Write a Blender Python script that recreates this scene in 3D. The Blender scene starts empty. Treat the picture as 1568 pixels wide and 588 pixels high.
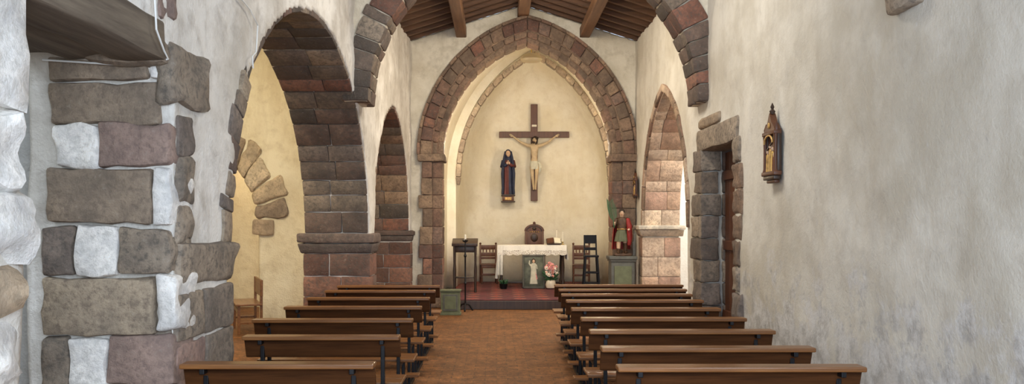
import bpy, bmesh, math, random
from mathutils import Vector, Matrix, noise
random.seed(7)
sc = bpy.context.scene
sin, cos, pi = math.sin, math.cos, math.pi
try:
    sc.view_settings.view_transform = 'Standard'
    sc.view_settings.look = 'None'
    sc.view_settings.exposure = .58
except Exception: pass

# ---------------------------------------------------------------- materials
def nt(name):
    m = bpy.data.materials.new(name); m.use_nodes = True
    t = m.node_tree; b = t.nodes['Principled BSDF']
    return m, t, b
def N(t, typ, **kw):
    n = t.nodes.new(typ)
    for k, v in kw.items(): setattr(n, k, v)
    return n
def noise_n(t, scale, detail=6, rough=.6, vec=None):
    n = N(t, 'ShaderNodeTexNoise'); n.inputs['Scale'].default_value = scale
    n.inputs['Detail'].default_value = detail; n.inputs['Roughness'].default_value = rough
    if vec: t.links.new(vec, n.inputs['Vector'])
    return n
def ramp(t, fac, stops, interp='LINEAR'):
    r = N(t, 'ShaderNodeValToRGB'); r.color_ramp.interpolation = interp
    e = r.color_ramp.elements
    while len(e) < len(stops): e.new(.5)
    for el, (p, c) in zip(e, stops):
        el.position = p; el.color = (*c, 1) if len(c) == 3 else c
    t.links.new(fac, r.inputs[0]); return r
def mix(t, fac, a, b, mode='MIX'):
    m = N(t, 'ShaderNodeMixRGB'); m.blend_type = mode
    for s, v in ((0, fac), (1, a), (2, b)):
        if isinstance(v, (int, float)): m.inputs[s].default_value = v
        elif isinstance(v, tuple): m.inputs[s].default_value = (*v, 1)
        else: t.links.new(v, m.inputs[s])
    return m.outputs[0]
def bump(t, b, h, strength=.4, dist=.02):
    n = N(t, 'ShaderNodeBump'); n.inputs['Strength'].default_value = strength
    n.inputs['Distance'].default_value = dist
    t.links.new(h, n.inputs['Height']); t.links.new(n.outputs[0], b.inputs['Normal'])
def objc(t): return N(t, 'ShaderNodeTexCoord').outputs['Object']
def geop(t): return N(t, 'ShaderNodeNewGeometry').outputs['Position']

def simple(name, col, rough=.6, metal=0, var=.25, scale=12, bmp=.15):
    m, t, b = nt(name)
    n = noise_n(t, scale, 5, .6, objc(t))
    c = ramp(t, n.outputs[0], [(.3, tuple(x*(1-var) for x in col)), (.7, tuple(min(1, x*(1+var)) for x in col))])
    t.links.new(c.outputs[0], b.inputs['Base Color'])
    b.inputs['Roughness'].default_value = rough; b.inputs['Metallic'].default_value = metal
    if bmp: bump(t, b, n.outputs[0], bmp, .01)
    return m

def plaster(name, c1, c2, c3, damp=None, stain=.55, bs=.7, vs=.55):
    m, t, b = nt(name); p = geop(t)
    n1 = noise_n(t, .9, 8, .62, p); n2 = noise_n(t, 5, 8, .65, p); n3 = noise_n(t, 45, 5, .6, p)
    a = ramp(t, n1.outputs[0], [(.40, c1), (.58, c2)]).outputs[0]
    k = ramp(t, n2.outputs[0], [(.5, (0, 0, 0)), (.72, (1, 1, 1))]).outputs[0]
    kk = N(t, 'ShaderNodeMath', operation='MULTIPLY'); t.links.new(k, kk.inputs[0]); kk.inputs[1].default_value = stain
    a = mix(t, kk.outputs[0], a, c3)
    mp = N(t, 'ShaderNodeMapping'); mp.inputs['Scale'].default_value = (2.2, 2.2, .6); t.links.new(p, mp.inputs[0])
    nv = noise_n(t, 1, 10, .72, mp.outputs[0])
    kv = ramp(t, nv.outputs[0], [(.52, (0, 0, 0)), (.70, (vs, vs, vs))]).outputs[0]
    a = mix(t, kv, a, c3)
    if damp:
        sx = N(t, 'ShaderNodeSeparateXYZ'); t.links.new(p, sx.inputs[0])
        mr = N(t, 'ShaderNodeMapRange'); mr.inputs[1].default_value = .3; mr.inputs[2].default_value = 1.8
        mr.inputs[3].default_value = .22; mr.inputs[4].default_value = -.11
        t.links.new(sx.outputs[2], mr.inputs[0])
        n4 = noise_n(t, 2.6, 12, .72, p)
        ad = N(t, 'ShaderNodeMath', operation='ADD'); t.links.new(mr.outputs[0], ad.inputs[0]); t.links.new(n4.outputs[0], ad.inputs[1])
        dk = ramp(t, ad.outputs[0], [(.54, (0, 0, 0)), (.63, (1, 1, 1))]).outputs[0]
        n5 = noise_n(t, 5, 10, .74, p)
        dc = ramp(t, n5.outputs[0], [(.42, damp[0]), (.56, damp[1])]).outputs[0]
        dm = N(t, 'ShaderNodeMath', operation='MULTIPLY'); t.links.new(dk, dm.inputs[0]); dm.inputs[1].default_value = .55
        a = mix(t, dm.outputs[0], a, dc)
    t.links.new(a, b.inputs['Base Color']); b.inputs['Roughness'].default_value = .92
    h = mix(t, .25, n2.outputs[0], n3.outputs[0])
    bump(t, b, h, bs, .04)
    return m

def stone(name, cols, dirt=(.1, .09, .08), light=(.55, .5, .43), ls=.35):
    m, t, b = nt(name); p = geop(t)
    g = N(t, 'ShaderNodeNewGeometry')
    k = len(cols)
    a = ramp(t, g.outputs['Random Per Island'], [(i/k, c) for i, c in enumerate(cols)], 'CONSTANT').outputs[0]
    n1 = noise_n(t, 3.5, 8, .7, p); n2 = noise_n(t, 22, 8, .7, p)
    sh = ramp(t, n1.outputs[0], [(.3, (.55, .55, .56)), (.7, (1.45, 1.4, 1.32))]).outputs[0]
    a = mix(t, 1, a, sh, 'MULTIPLY')
    dk = ramp(t, n2.outputs[0], [(.38, (.7, .7, .7)), (.52, (0, 0, 0))]).outputs[0]
    a = mix(t, dk, a, dirt)
    lt = ramp(t, n2.outputs[0], [(.58, (0, 0, 0)), (.75, (ls, ls, ls))]).outputs[0]
    a = mix(t, lt, a, light)
    t.links.new(a, b.inputs['Base Color']); b.inputs['Roughness'].default_value = .9
    h = mix(t, .5, n1.outputs[0], n2.outputs[0]); bump(t, b, h, 1.0, .035)
    return m

def wood(name, c1, c2, rough=.4, axis=0, scale=1.0, spec=.5):
    m, t, b = nt(name)
    mp = N(t, 'ShaderNodeMapping'); t.links.new(objc(t), mp.inputs[0])
    s = [22*scale]*3; s[axis] = 1.4*scale; mp.inputs['Scale'].default_value = s
    n = noise_n(t, 1, 8, .65, mp.outputs[0])
    a = ramp(t, n.outputs[0], [(.3, c1), (.7, c2)]).outputs[0]
    t.links.new(a, b.inputs['Base Color']); b.inputs['Roughness'].default_value = rough
    b.inputs['Specular IOR Level'].default_value = spec
    bump(t, b, n.outputs[0], .25, .008)
    return m

M = {}
M['plaster_nave'] = plaster('plaster_nave', (.57, .51, .40), (.75, .70, .59), (.38, .33, .25), vs=.5)
M['plaster_left'] = plaster('plaster_left', (.58, .55, .50), (.84, .82, .78), (.34, .30, .26), vs=.6)
M['plaster_right'] = plaster('plaster_right', (.56, .53, .46), (.71, .69, .63), (.44, .41, .36), ((.30, .30, .32), (.72, .73, .76)), .4, .45, .4)
M['plaster_apse'] = plaster('plaster_apse', (.76, .69, .53), (.85, .80, .67), (.62, .54, .40), None, .4, .45, .35)
M['plaster_aisle'] = plaster('plaster_aisle', (.74, .65, .46), (.86, .79, .60), (.54, .44, .28), vs=.4)
M['plaster_grey'] = plaster('plaster_grey', (.42, .42, .41), (.56, .56, .55), (.30, .29, .27))
M['plaster_white'] = plaster('plaster_white', (.8, .78, .72), (.88, .87, .83), (.7, .68, .62))
M['st_dark'] = stone('stone_basalt', [(.15, .118, .10), (.09, .073, .063), (.20, .16, .128), (.13, .095, .08), (.24, .195, .155), (.165, .115, .095)])
M['st_red'] = stone('stone_red_trachyte', [(.23, .11, .08), (.15, .08, .062), (.28, .145, .105), (.18, .108, .087), (.13, .068, .053), (.23, .155, .125)])
M['st_brown'] = stone('stone_brown', [(.26, .18, .13), (.21, .15, .11), (.30, .215, .15), (.25, .155, .115), (.19, .14, .105)], (.13, .09, .07), ls=.25)
M['st_pink'] = stone('stone_pink', [(.48, .33, .24), (.56, .43, .33), (.40, .26, .20), (.58, .46, .35), (.46, .36, .28)], (.28, .2, .15))
M['st_grey'] = stone('stone_grey', [(.28, .235, .19), (.22, .185, .155), (.33, .275, .22), (.20, .165, .145)])
M['st_tan'] = stone('stone_tan', [(.37, .295, .22), (.30, .24, .185), (.40, .33, .25)], (.18, .14, .11))
M['st_mauve'] = stone('stone_mauve', [(.37, .255, .22), (.32, .235, .205)], (.2, .145, .13))
M['st_white'] = stone('stone_whitewashed', [(.86, .86, .86), (.82, .82, .82), (.88, .88, .88)], (.62, .61, .58), (.9, .9, .9))
M['st_cream'] = stone('stone_cream', [(.56, .46, .33), (.42, .33, .24), (.62, .53, .40)], (.3, .24, .17))
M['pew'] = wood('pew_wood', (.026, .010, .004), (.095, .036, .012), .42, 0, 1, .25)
M['pewlit'] = wood('pew_wood_lit', (.11, .042, .013), (.27, .115, .036), .30, 0, 1, .45)  # lighter pew wood, bright highlight on the tops put into its colour
M['roofwood'] = wood('roof_wood', (.05, .023, .012), (.14, .065, .03), .7, 0, .6)
M['beam'] = wood('beam_wood', (.10, .046, .02), (.23, .115, .052), .65, 1, .6)
M['oldwood'] = wood('old_lintel_wood', (.08, .06, .045), (.22, .18, .135), .85, 1, .7)
M['darkwood'] = wood('dark_wood', (.02, .010, .007), (.055, .028, .016), .4, 2)
M['chairwood'] = wood('chair_wood', (.065, .021, .010), (.13, .048, .02), .45, 2)
M['metal'] = simple('black_metal', (.012, .012, .014), .45, .6, .2, 30, .05)
M['cable'] = simple('white_cable', (.75, .75, .73), .5, 0, .05, 5, 0)
M['cloth'] = simple('white_linen', (.85, .84, .80), .85, 0, .06, 25, .1)
M['gold'] = simple('gilded_wood', (.50, .31, .10), .45, .3, .4, 30, .1)
M['skin'] = simple('painted_skin', (.62, .42, .28), .5, 0, .12, 10, .05)
M['body'] = simple('painted_flesh', (.52, .40, .25), .5, 0, .2, 9, .05)
M['blue'] = simple('blue_mantle', (.015, .022, .055), .6, 0, .4, 8, .1)
M['maroon'] = simple('maroon_dress', (.10, .018, .016), .6, 0, .3, 8, .1)
M['red'] = simple('red_cape', (.28, .018, .015), .6, 0, .3, 8, .1)
M['hair'] = simple('dark_hair', (.03, .016, .009), .7, 0, .3, 40, .2)
M['armor'] = simple('bronze_tunic', (.08, .04, .02), .5, .3, .4, 25, .2)
M['green'] = simple('palm_green', (.022, .085, .03), .6, 0, .3, 20, .1)
M['olive'] = simple('olive_paint', (.11, .12, .065), .7, 0, .2, 10, .1)
M['pedestal'] = simple('painted_pedestal', (.09, .09, .078), .7, 0, .25, 8, .1)
M['pinkflower'] = simple('pink_petals', (.72, .30, .30), .7, 0, .3, 30, .1)
M['whiteflower'] = simple('white_petals', (.82, .76, .68), .7, 0, .1, 30, .1)
M['ceramic'] = simple('cream_ceramic', (.75, .68, .55), .3, 0, .1, 10, 0)
M['picture'] = simple('picture_background', (.085, .095, .065), .5, 0, .7, 5, 0)
M['robe'] = simple('white_robe', (.56, .55, .45), .6, 0, .2, 10, 0)
M['page'] = simple('book_pages', (.75, .71, .6), .8, 0, .05, 10, 0)
M['wax'] = simple('candle_wax', (.85, .80, .68), .5, 0, .05, 10, 0)
M['brass'] = simple('brass', (.55, .38, .12), .35, .8, .15, 20, 0)
M['eye'] = simple('eye_dark', (.01, .01, .01), .3, 0, 0, 5, 0)
M['lip'] = simple('lip', (.40, .12, .09), .5, 0, 0, 5, 0)
M['capst'] = stone('stone_capital', [(.14, .11, .10), (.18, .133, .115), (.155, .108, .095)])
M['capwhite'] = stone('stone_capital_pale', [(.6, .55, .46), (.55, .5, .42)], (.35, .3, .25))
M['lampglass'] = simple('lamp_shade_glass', (.36, .29, .18), .5, 0, .05, 5, 0)

def floor_mat():
    m, t, b = nt('terracotta_tiles'); p = geop(t)
    br = N(t, 'ShaderNodeTexBrick'); t.links.new(p, br.inputs['Vector'])
    br.inputs['Scale'].default_value = 1; br.inputs['Brick Width'].default_value = .24; br.inputs['Row Height'].default_value = .12
    br.inputs['Mortar Size'].default_value = .005
    br.inputs['Color1'].default_value = (.21, .09, .032, 1); br.inputs['Color2'].default_value = (.145, .06, .021, 1)
    br.inputs['Mortar'].default_value = (.10, .05, .024, 1)
    n = noise_n(t, 3, 8, .7, p); n2 = noise_n(t, 60, 4, .6, p); n3 = noise_n(t, 14, 6, .7, p)
    sh = ramp(t, n.outputs[0], [(.3, (.6, .6, .6)), (.7, (1.35, 1.3, 1.2))]).outputs[0]
    a = mix(t, 1, br.outputs[0], sh, 'MULTIPLY')
    sp = ramp(t, n3.outputs[0], [(.35, (.55, .55, .55)), (.65, (1.45, 1.4, 1.3))]).outputs[0]
    a = mix(t, 1, a, sp, 'MULTIPLY')
    sp = ramp(t, n2.outputs[0], [(.35, (.6, .6, .6)), (.65, (1.3, 1.3, 1.3))]).outputs[0]
    a = mix(t, 1, a, sp, 'MULTIPLY')
    t.links.new(a, b.inputs['Base Color']); b.inputs['Roughness'].default_value = .65
    b.inputs['Specular IOR Level'].default_value = .3
    h = mix(t, .5, br.outputs['Fac'], n3.outputs[0])
    bump(t, b, h, .25, .01); return m
M['floor'] = floor_mat()
def carpet_mat():
    m, t, b = nt('red_patterned_carpet'); p = geop(t)
    v = N(t, 'ShaderNodeTexVoronoi'); v.distance = 'MANHATTAN'; v.inputs['Scale'].default_value = 2.2; v.inputs['Randomness'].default_value = 0
    t.links.new(p, v.inputs['Vector'])
    a = ramp(t, v.outputs['Distance'], [(0, (.45, .28, .16)), (.12, (.03, .02, .05)), (.25, (.30, .018, .018)), (.5, (.17, .01, .01)), (.62, (.38, .2, .12)), (.7, (.05, .016, .025))], 'CONSTANT').outputs[0]
    n = noise_n(t, 8, 6, .6, p); a = mix(t, .25, a, ramp(t, n.outputs[0], [(.4, (.08, .008, .008)), (.6, (.32, .035, .03))]).outputs[0])
    t.links.new(a, b.inputs['Base Color']); b.inputs['Roughness'].default_value = .95; return m
M['carpet'] = carpet_mat()
def lace_mat():
    m, t, b = nt('lace_trim')
    v = N(t, 'ShaderNodeTexVoronoi'); v.inputs['Scale'].default_value = 28; v.feature = 'DISTANCE_TO_EDGE'
    t.links.new(objc(t), v.inputs['Vector'])
    a = ramp(t, v.outputs['Distance'], [(.06, (.85, .83, .78)), (.2, (.42, .38, .33))]).outputs[0]
    t.links.new(a, b.inputs['Base Color']); b.inputs['Roughness'].default_value = .9; return m
M['lace'] = lace_mat()

# ---------------------------------------------------------------- mesh builder
class MB:
    def __init__(s): s.v = []; s.f = []; s.m = []; s.mats = []; s.T = Matrix.Identity(4)
    def mi(s, n):
        if n not in s.mats: s.mats.append(n)
        return s.mats.index(n)
    def add(s, vs, fs, mat):
        o = len(s.v); s.v += [tuple(s.T @ Vector(p)) for p in vs]; k = s.mi(mat)
        for f in fs: s.f.append([o+i for i in f]); s.m.append(k)
    def block(s, C, mat, R=.02, amp=0., freq=6., seg=0):
        C = [[[Vector(C[i][j][k]) for k in (0, 1)] for j in (0, 1)] for i in (0, 1)]
        a = (max(.001, (C[1][0][0]-C[0][0][0]).length/2), max(.001, (C[0][1][0]-C[0][0][0]).length/2), max(.001, (C[0][0][1]-C[0][0][0]).length/2))
        R = min(R, min(a)*.6)
        tk = []
        for q in range(3):
            r = R/a[q]; l = [-1, -1+r]
            for z in range(seg): l.append(-1+r+(2-2*r)*(z+1)/(seg+1))
            l += [1-r, 1]; tk.append(l)
        n = len(tk[0])-1; idx = {}; vs = []; fs = []
        off = Vector((random.random()*50, random.random()*50, random.random()*50))
        def V(i, j, k):
            if (i, j, k) in idx: return idx[(i, j, k)]
            q = Vector((tk[0][i]*a[0], tk[1][j]*a[1], tk[2][k]*a[2]))
            inn = Vector([max(-(a[d]-R), min(a[d]-R, q[d])) for d in range(3)])
            dd = q-inn
            if dd.length > 1e-6: q = inn+dd.normalized()*R
            u, v, w = [(q[d]/a[d]+1)/2 for d in range(3)]
            P = Vector((0, 0, 0))
            for ii in (0, 1):
                for jj in (0, 1):
                    for kk in (0, 1):
                        P += C[ii][jj][kk]*((u if ii else 1-u)*(v if jj else 1-v)*(w if kk else 1-w))
            if amp: P += noise.noise_vector(P*freq+off)*amp
            idx[(i, j, k)] = len(vs); vs.append(P); return idx[(i, j, k)]
        for x in range(n):
            for y in range(n):
                fs += [[V(x, y, 0), V(x, y+1, 0), V(x+1, y+1, 0), V(x+1, y, 0)], [V(x, y, n), V(x+1, y, n), V(x+1, y+1, n), V(x, y+1, n)],
                       [V(x, 0, y), V(x+1, 0, y), V(x+1, 0, y+1), V(x, 0, y+1)], [V(x, n, y), V(x, n, y+1), V(x+1, n, y+1), V(x+1, n, y)],
                       [V(0, x, y), V(0, x, y+1), V(0, x+1, y+1), V(0, x+1, y)], [V(n, x, y), V(n, x+1, y), V(n, x+1, y+1), V(n, x, y+1)]]
        s.add(vs, fs, mat)
    def rng(s, x0, x1, y0, y1, z0, z1, mat, R=.006, amp=0, freq=6, seg=0):
        s.block([[[(x, y, z) for z in (z0, z1)] for y in (y0, y1)] for x in (x0, x1)], mat, R, amp, freq, seg)
    def stone(s, x0, x1, y0, y1, z0, z1, mat, R=.03, amp=.02):
        s.rng(x0, x1, y0, y1, z0, z1, mat, R, amp, 7, 4)
    def beam(s, p, q, w, h, mat, up=(0, 0, 1), R=.004):
        p = Vector(p); q = Vector(q); d = (q-p).normalized(); up = Vector(up)
        if abs(d.dot(up)) > .99: up = Vector((0, 1, 0))
        r = d.cross(up).normalized(); u = r.cross(d)
        s.block([[[e+r*(w/2*i)+u*(h/2*j) for j in (-1, 1)] for i in (-1, 1)] for e in (p, q)], mat, R)
    def tube(s, pts, rad, mat, n=8, flat=1.0):
        pts = [Vector(p) for p in pts]
        if isinstance(rad, (int, float)): rad = [rad]*len(pts)
        vs = []; fs = []; ref = Vector((0, 1, 0))
        for i, p in enumerate(pts):
            d = (pts[min(i+1, len(pts)-1)]-pts[max(i-1, 0)]).normalized()
            rr = ref if abs(d.dot(ref)) < .95 else Vector((1, 0, 0))
            a = d.cross(rr).normalized(); b = d.cross(a)
            for k in range(n):
                t = 2*pi*k/n; vs.append(p+(a*cos(t)+b*sin(t)*flat)*rad[i])
        for i in range(len(pts)-1):
            for k in range(n):
                fs.append([i*n+k, i*n+(k+1) % n, (i+1)*n+(k+1) % n, (i+1)*n+k])
        fs.append(list(range(n))); fs.append([(len(pts)-1)*n+k for k in range(n)])
        s.add(vs, fs, mat)
    def ell(s, c, r, mat, n=14, m=9, fn=None):
        c = Vector(c)
        if isinstance(r, (int, float)): r = (r, r, r)
        vs = [Vector((0, 0, -1))]; fs = []
        for i in range(1, m):
            t = -pi/2+pi*i/m
            for k in range(n): vs.append(Vector((cos(t)*cos(2*pi*k/n), cos(t)*sin(2*pi*k/n), sin(t))))
        vs.append(Vector((0, 0, 1)))
        if fn: vs = [fn(v) for v in vs]
        vs = [c+Vector((v.x*r[0], v.y*r[1], v.z*r[2])) for v in vs]
        for k in range(n):
            fs.append([0, 1+(k+1) % n, 1+k]); fs.append([len(vs)-1, 1+(m-2)*n+k, 1+(m-2)*n+(k+1) % n])
            for i in range(m-2): fs.append([1+i*n+k, 1+i*n+(k+1) % n, 1+(i+1)*n+(k+1) % n, 1+(i+1)*n+k])
        s.add(vs, fs, mat)
    def lathe(s, prof, c, mat, n=20):
        c = Vector(c); vs = []; fs = []
        for r, z in prof:
            for k in range(n): vs.append(c+Vector((r*cos(2*pi*k/n), r*sin(2*pi*k/n), z)))
        for i in range(len(prof)-1):
            for k in range(n): fs.append([i*n+k, i*n+(k+1) % n, (i+1)*n+(k+1) % n, (i+1)*n+k])
        fs.append(list(range(n))); fs.append([(len(prof)-1)*n+k for k in range(n)])
        s.add(vs, fs, mat)
    def loft(s, secs, matf, n=36, folds=9, ph=0.):
        vs = []
        for (z, cx, cy, rx, ry, fa) in secs:
            for k in range(n):
                t = 2*pi*k/n; f = 1+fa*sin(folds*t+ph+z*2)
                vs.append((cx+rx*f*cos(t), cy+ry*f*sin(t), z))
        o = len(s.v); s.v += [tuple(s.T @ Vector(p)) for p in vs]
        for i in range(len(secs)-1):
            for k in range(n):
                s.f.append([o+i*n+k, o+i*n+(k+1) % n, o+(i+1)*n+(k+1) % n, o+(i+1)*n+k])
                s.m.append(s.mi(matf(2*pi*(k+.5)/n, (secs[i][0]+secs[i+1][0])/2)))
        s.f.append([o+k for k in range(n)]); s.m.append(s.mi(matf(0, secs[0][0])))
        s.f.append([o+(len(secs)-1)*n+k for k in range(n)]); s.m.append(s.mi(matf(0, secs[-1][0])))
    def hand(s, wrist, d, palmn, side, mat, L=.09, curl=.5):
        w = Vector(wrist); d = Vector(d).normalized(); pn = Vector(palmn).normalized(); lat = d.cross(pn).normalized()*side
        h = L*.5
        s.tube([w-d*L*.1, w+d*h*.4, w+d*h], [L*.16, L*.24, L*.22], mat, 8, .6)
        for i, (o, l) in enumerate(((-.17, .42), (-.06, .5), (.06, .47), (.17, .36))):
            b = w+d*h*.9+lat*o*L
            p1 = b+d*l*L*.45+pn*curl*L*.06; p2 = p1+(d*(1-curl*.5)+pn*curl).normalized()*l*L*.35; p3 = p2+(d*(1-curl)+pn*curl*1.3).normalized()*l*L*.25
            s.tube([b, p1, p2, p3], [L*.06, L*.055, L*.05, L*.035], mat, 6)
        b = w+d*h*.35-lat*L*.18
        s.tube([b, b-lat*L*.13+d*L*.12+pn*L*.04, b-lat*L*.15+d*L*.27+pn*L*.08], [L*.08, L*.065, L*.045], mat, 6)
    def head(s, c, H, skin, hair, yaw=0, tilt=0, beard=False, longhair=False, nohair=False):
        old = s.T.copy()
        s.T = s.T @ Matrix.Translation(Vector(c)) @ Matrix.Rotation(yaw, 4, 'Z') @ Matrix.Rotation(tilt, 4, 'Y')
        def egg(v):
            k = 1-.22*max(0, -v.z); return Vector((v.x*k, v.y*(1-.1*max(0, -v.z)), v.z))
        s.ell((0, 0, 0), (H*.36, H*.43, H*.5), skin, 18, 14, egg)
        s.tube([(0, -H*.40, H*.08), (0, -H*.50, -H*.10), (0, -H*.42, -H*.13)], [H*.035, H*.06, H*.03], skin, 6)
        for sx in (-1, 1):
            s.ell((sx*H*.14, -H*.375, H*.02), (H*.05, H*.03, H*.028), 'eye', 8, 6)
            s.tube([(sx*H*.07, -H*.415, H*.09), (sx*H*.15, -H*.40, H*.11), (sx*H*.23, -H*.34, H*.08)], H*.014, hair, 5)
            s.ell((sx*H*.35, 0, -H*.02), (H*.04, H*.07, H*.11), skin, 8, 6)
        s.ell((0, -H*.385, -H*.24), (H*.09, H*.03, H*.022), 'lip', 8, 5)
        if not nohair:
            s.ell((0, H*.06, H*.12), (H*.42, H*.45, H*.48), hair, 16, 10)
            if longhair:
                for sx in (-1, 1): s.tube([(sx*H*.32, 0, H*.2), (sx*H*.38, H*.02, -H*.2), (sx*H*.33, -H*.02, -H*.65)], [H*.12, H*.13, H*.06], hair, 8)
                s.tube([(0, H*.3, H*.1), (0, H*.35, -H*.5)], [H*.3, H*.2], hair, 10)
        if beard: s.ell((0, -H*.27, -H*.40), (H*.22, H*.17, H*.2), hair, 12, 8)
        s.T = old
    def obj(s, name, parent=None, smooth=False, loc=None, rotz=0):
        me = bpy.data.meshes.new(name); me.from_pydata(s.v, [], s.f)
        for n in s.mats: me.materials.append(M[n])
        me.polygons.foreach_set('material_index', s.m)
        bm = bmesh.new(); bm.from_mesh(me); bmesh.ops.recalc_face_normals(bm, faces=bm.faces); bm.to_mesh(me); bm.free()
        if smooth:
            me.polygons.foreach_set('use_smooth', [True]*len(me.polygons))
            try: me.set_sharp_from_angle(angle=math.radians(40))
            except Exception: pass
        me.update()
        o = bpy.data.objects.new(name, me); sc.collection.objects.link(o)
        if loc: o.location = loc
        o.rotation_euler[2] = rotz
        if parent: o.parent = parent
        return o

# arch helpers ---------------------------------------------------
def apt(c, w, h, sp, r, u, side):
    if h > w*1.02:
        R = (w*w+h*h)/(2*w); phi = math.acos((w-R)/(R+r)); th = pi-(pi-phi)*u
        x = -w+R+(R+r)*cos(th); z = (R+r)*sin(th)
        return (c+(x if side < 0 else -x), sp+z)
    t = pi/2*u
    return (c+side*(w+r)*cos(t), sp+(h+r)*sin(t))
def aout(c, w, h, sp, n=16):
    return [apt(c, w, h, sp, 0, i/n, -1) for i in range(n+1)]+[apt(c, w, h, sp, 0, 1-i/n, 1) for i in range(1, n+1)]
def ring(mb, c, w, h, sp, r0, r1, ds, n, mp, mat, sides=(-1, 1), u0=0, u1=1, R=.014, amp=.010, jit=.25, rj=0.0, gap=.02, seg=1):
    for side in sides:
        us = [u0+(u1-u0)*(i+(random.uniform(-jit, jit) if 0 < i < n else 0))/n for i in range(n+1)]
        for i in range(n):
            g = (us[i+1]-us[i])*gap
            a, b = us[i]+g, us[i+1]-g
            dd = list(ds)
            if len(dd) > 2: dd = [dd[0]]+[x+random.uniform(-.12, .12) for x in dd[1:-1]]+[dd[-1]]
            ro = r1+random.uniform(-rj, rj)
            mm = mat if isinstance(mat, str) else random.choice(mat)
            e = .003 if gap else 0
            for k in range(len(dd)-1):
                d0, d1 = dd[k]+e, dd[k+1]-e
                mb.block([[[mp(*apt(c, w, h, sp, r, u, side), d) for d in (d0, d1)] for r in (r0, ro)] for u in (a, b)], mm, R, amp, 6, seg)
ML = lambda s, z, d: (d, s, z)
MX = lambda x, z, d: (x, d, z)
MRt = ML
def prism(name, outl, d0, d1, mp, mat, vox=.05, disp=.03, loc=None, rotz=0, parent=None):
    mb = MB(); n = len(outl)
    vs = [mp(x, z, d0) for x, z in outl]+[mp(x, z, d1) for x, z in outl]
    fs = [list(range(n)), [n+i for i in reversed(range(n))]]+[[i, (i+1) % n, n+(i+1) % n, n+i] for i in range(n)]
    mb.add(vs, fs, mat); o = mb.obj(name, parent, loc=loc, rotz=rotz)
    if vox:
        r = o.modifiers.new('remesh', 'REMESH'); r.mode = 'VOXEL'; r.voxel_size = vox; r.use_smooth_shade = True
        for sz, st in ((.9, disp*1.3), (.22, disp*.6)):
            tx = bpy.data.textures.new(name+'_clouds', 'CLOUDS'); tx.noise_scale = sz
            dm = o.modifiers.new('unevenness', 'DISPLACE'); dm.texture = tx; dm.strength = st; dm.mid_level = .5
    return o
def grp(name, loc=(0, 0, 0)):
    e = bpy.data.objects.new(name, None); sc.collection.objects.link(e); e.location = loc; e.empty_display_size = .2; return e

# ---------------------------------------------------------------- shell
ROT = -math.atan(.0291); WL = (-2.13, 0, 0); T = .9
A1 = (9.05, 2.85, 2.32, 1.5); A2 = (14.29, 1.91, 2.10, 1.5)
out = [(-1.5, 0), (3.62, 0), (3.62, 2.72), (5.1, 2.72), (5.2, 2.5), (5.2, 0), (6.2, 0)]+aout(*A1, 24)+[(11.9, 0), (12.38, 0)]+aout(*A2, 20)+[(16.2, 0), (16.65, 0), (16.65, 5.2), (-1.5, 5.2)]
wl = prism('wall_left', out, -T, 0, ML, 'plaster_left', .05, .04, WL, ROT)
A3 = (13.76, 1.81, 2.2, 1.58)
out = [(-1.5, 0), (9.6, 0), (9.6, 2.6), (11.1, 2.6), (11.1, 0), (11.95, 0)]+aout(*A3, 20)+[(15.57, 0), (16.65, 0), (16.65, 5.2), (-1.5, 5.2)]
wr = prism('wall_right', out, 2.7, 3.35, MRt, 'plaster_right', .05, .03)
AC = (.6, 1.66, 2.20, 2.97)
RX, RZ, SL = .52, 5.92, .32
rz = lambda x: RZ-SL*abs(x-RX)
out = [(-1.8, 0), (-1.22, 0)]+aout(.6, 1.82, 2.36, 2.97, 24)+[(2.42, 0), (2.9, 0), (2.9, rz(2.9)-.02), (RX, RZ-.02), (-1.8, rz(-1.8)-.02)]
wc = prism('wall_chancel', out, 16.5, 16.95, MX, 'plaster_nave', .05, .02)
AD = (.47, 2.12, 2.12, 3.2)
out = [(-1.95, 3.2), (-1.65, 3.2)]+aout(*AD, 24)[1:-1]+[(2.59, 3.2), (2.9, 3.2), (2.9, rz(2.9)-.02), (RX, RZ-.02), (-1.95, rz(-1.95)-.02)]
wd = prism('wall_diaphragm_arch', out, 10.85, 11.4, MX, 'plaster_nave', .05, .025)

mb = MB(); mb.rng(-6, 6.5, -2, 22, -.15, 0, 'floor', .001); mb.obj('floor')
A4 = (-4.5, .56, 1.0, 1.72)
out = [(-5.4, 0), (-5.06, 0)]+aout(*A4, 12)+[(-3.94, 0), (-2.3, 0), (-2.3, 4.9), (-5.4, 4.9)]
wa = prism('wall_aisle_end', out, 14.0, 14.35, MX, 'plaster_aisle', .05, .03)
mb = MB(); mb.rng(-5.6, -5.3, -1.5, 17, 0, 4.9, 'plaster_aisle', .01); mb.obj('wall_aisle_outer')
mb = MB(); mb.rng(-5.6, -2.6, 16.6, 16.9, 0, 4.9, 'plaster_aisle', .01); mb.obj('wall_aisle_back')
mb = MB(); mb.rng(-5.35, -2.85, 5.55, 5.8, 0, 4.9, 'plaster_grey', .01); mb.obj('wall_aisle_partition')
mb = MB(); mb.rng(-5.6, -2.6, -1.5, 17, 4.85, 5.0, 'plaster_aisle', .01); mb.obj('ceiling_aisle')
mb = MB(); mb.rng(6, 6.2, 11.0, 17, 0, 4.4, 'plaster_white', .01); mb.obj('wall_chapel_outer')
mb = MB(); mb.rng(3.3, 6.1, 16.4, 16.6, 0, 4.4, 'plaster_white', .01); mb.obj('wall_chapel_back')
mb = MB(); mb.rng(3.36, 6.1, 11.2, 11.4, 0, 4.4, 'plaster_white', .01); mb.obj('wall_chapel_front')
mb = MB(); mb.rng(3.3, 6.1, 11.2, 16.6, 4.35, 4.5, 'plaster_white', .01); mb.obj('ceiling_chapel')

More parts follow.
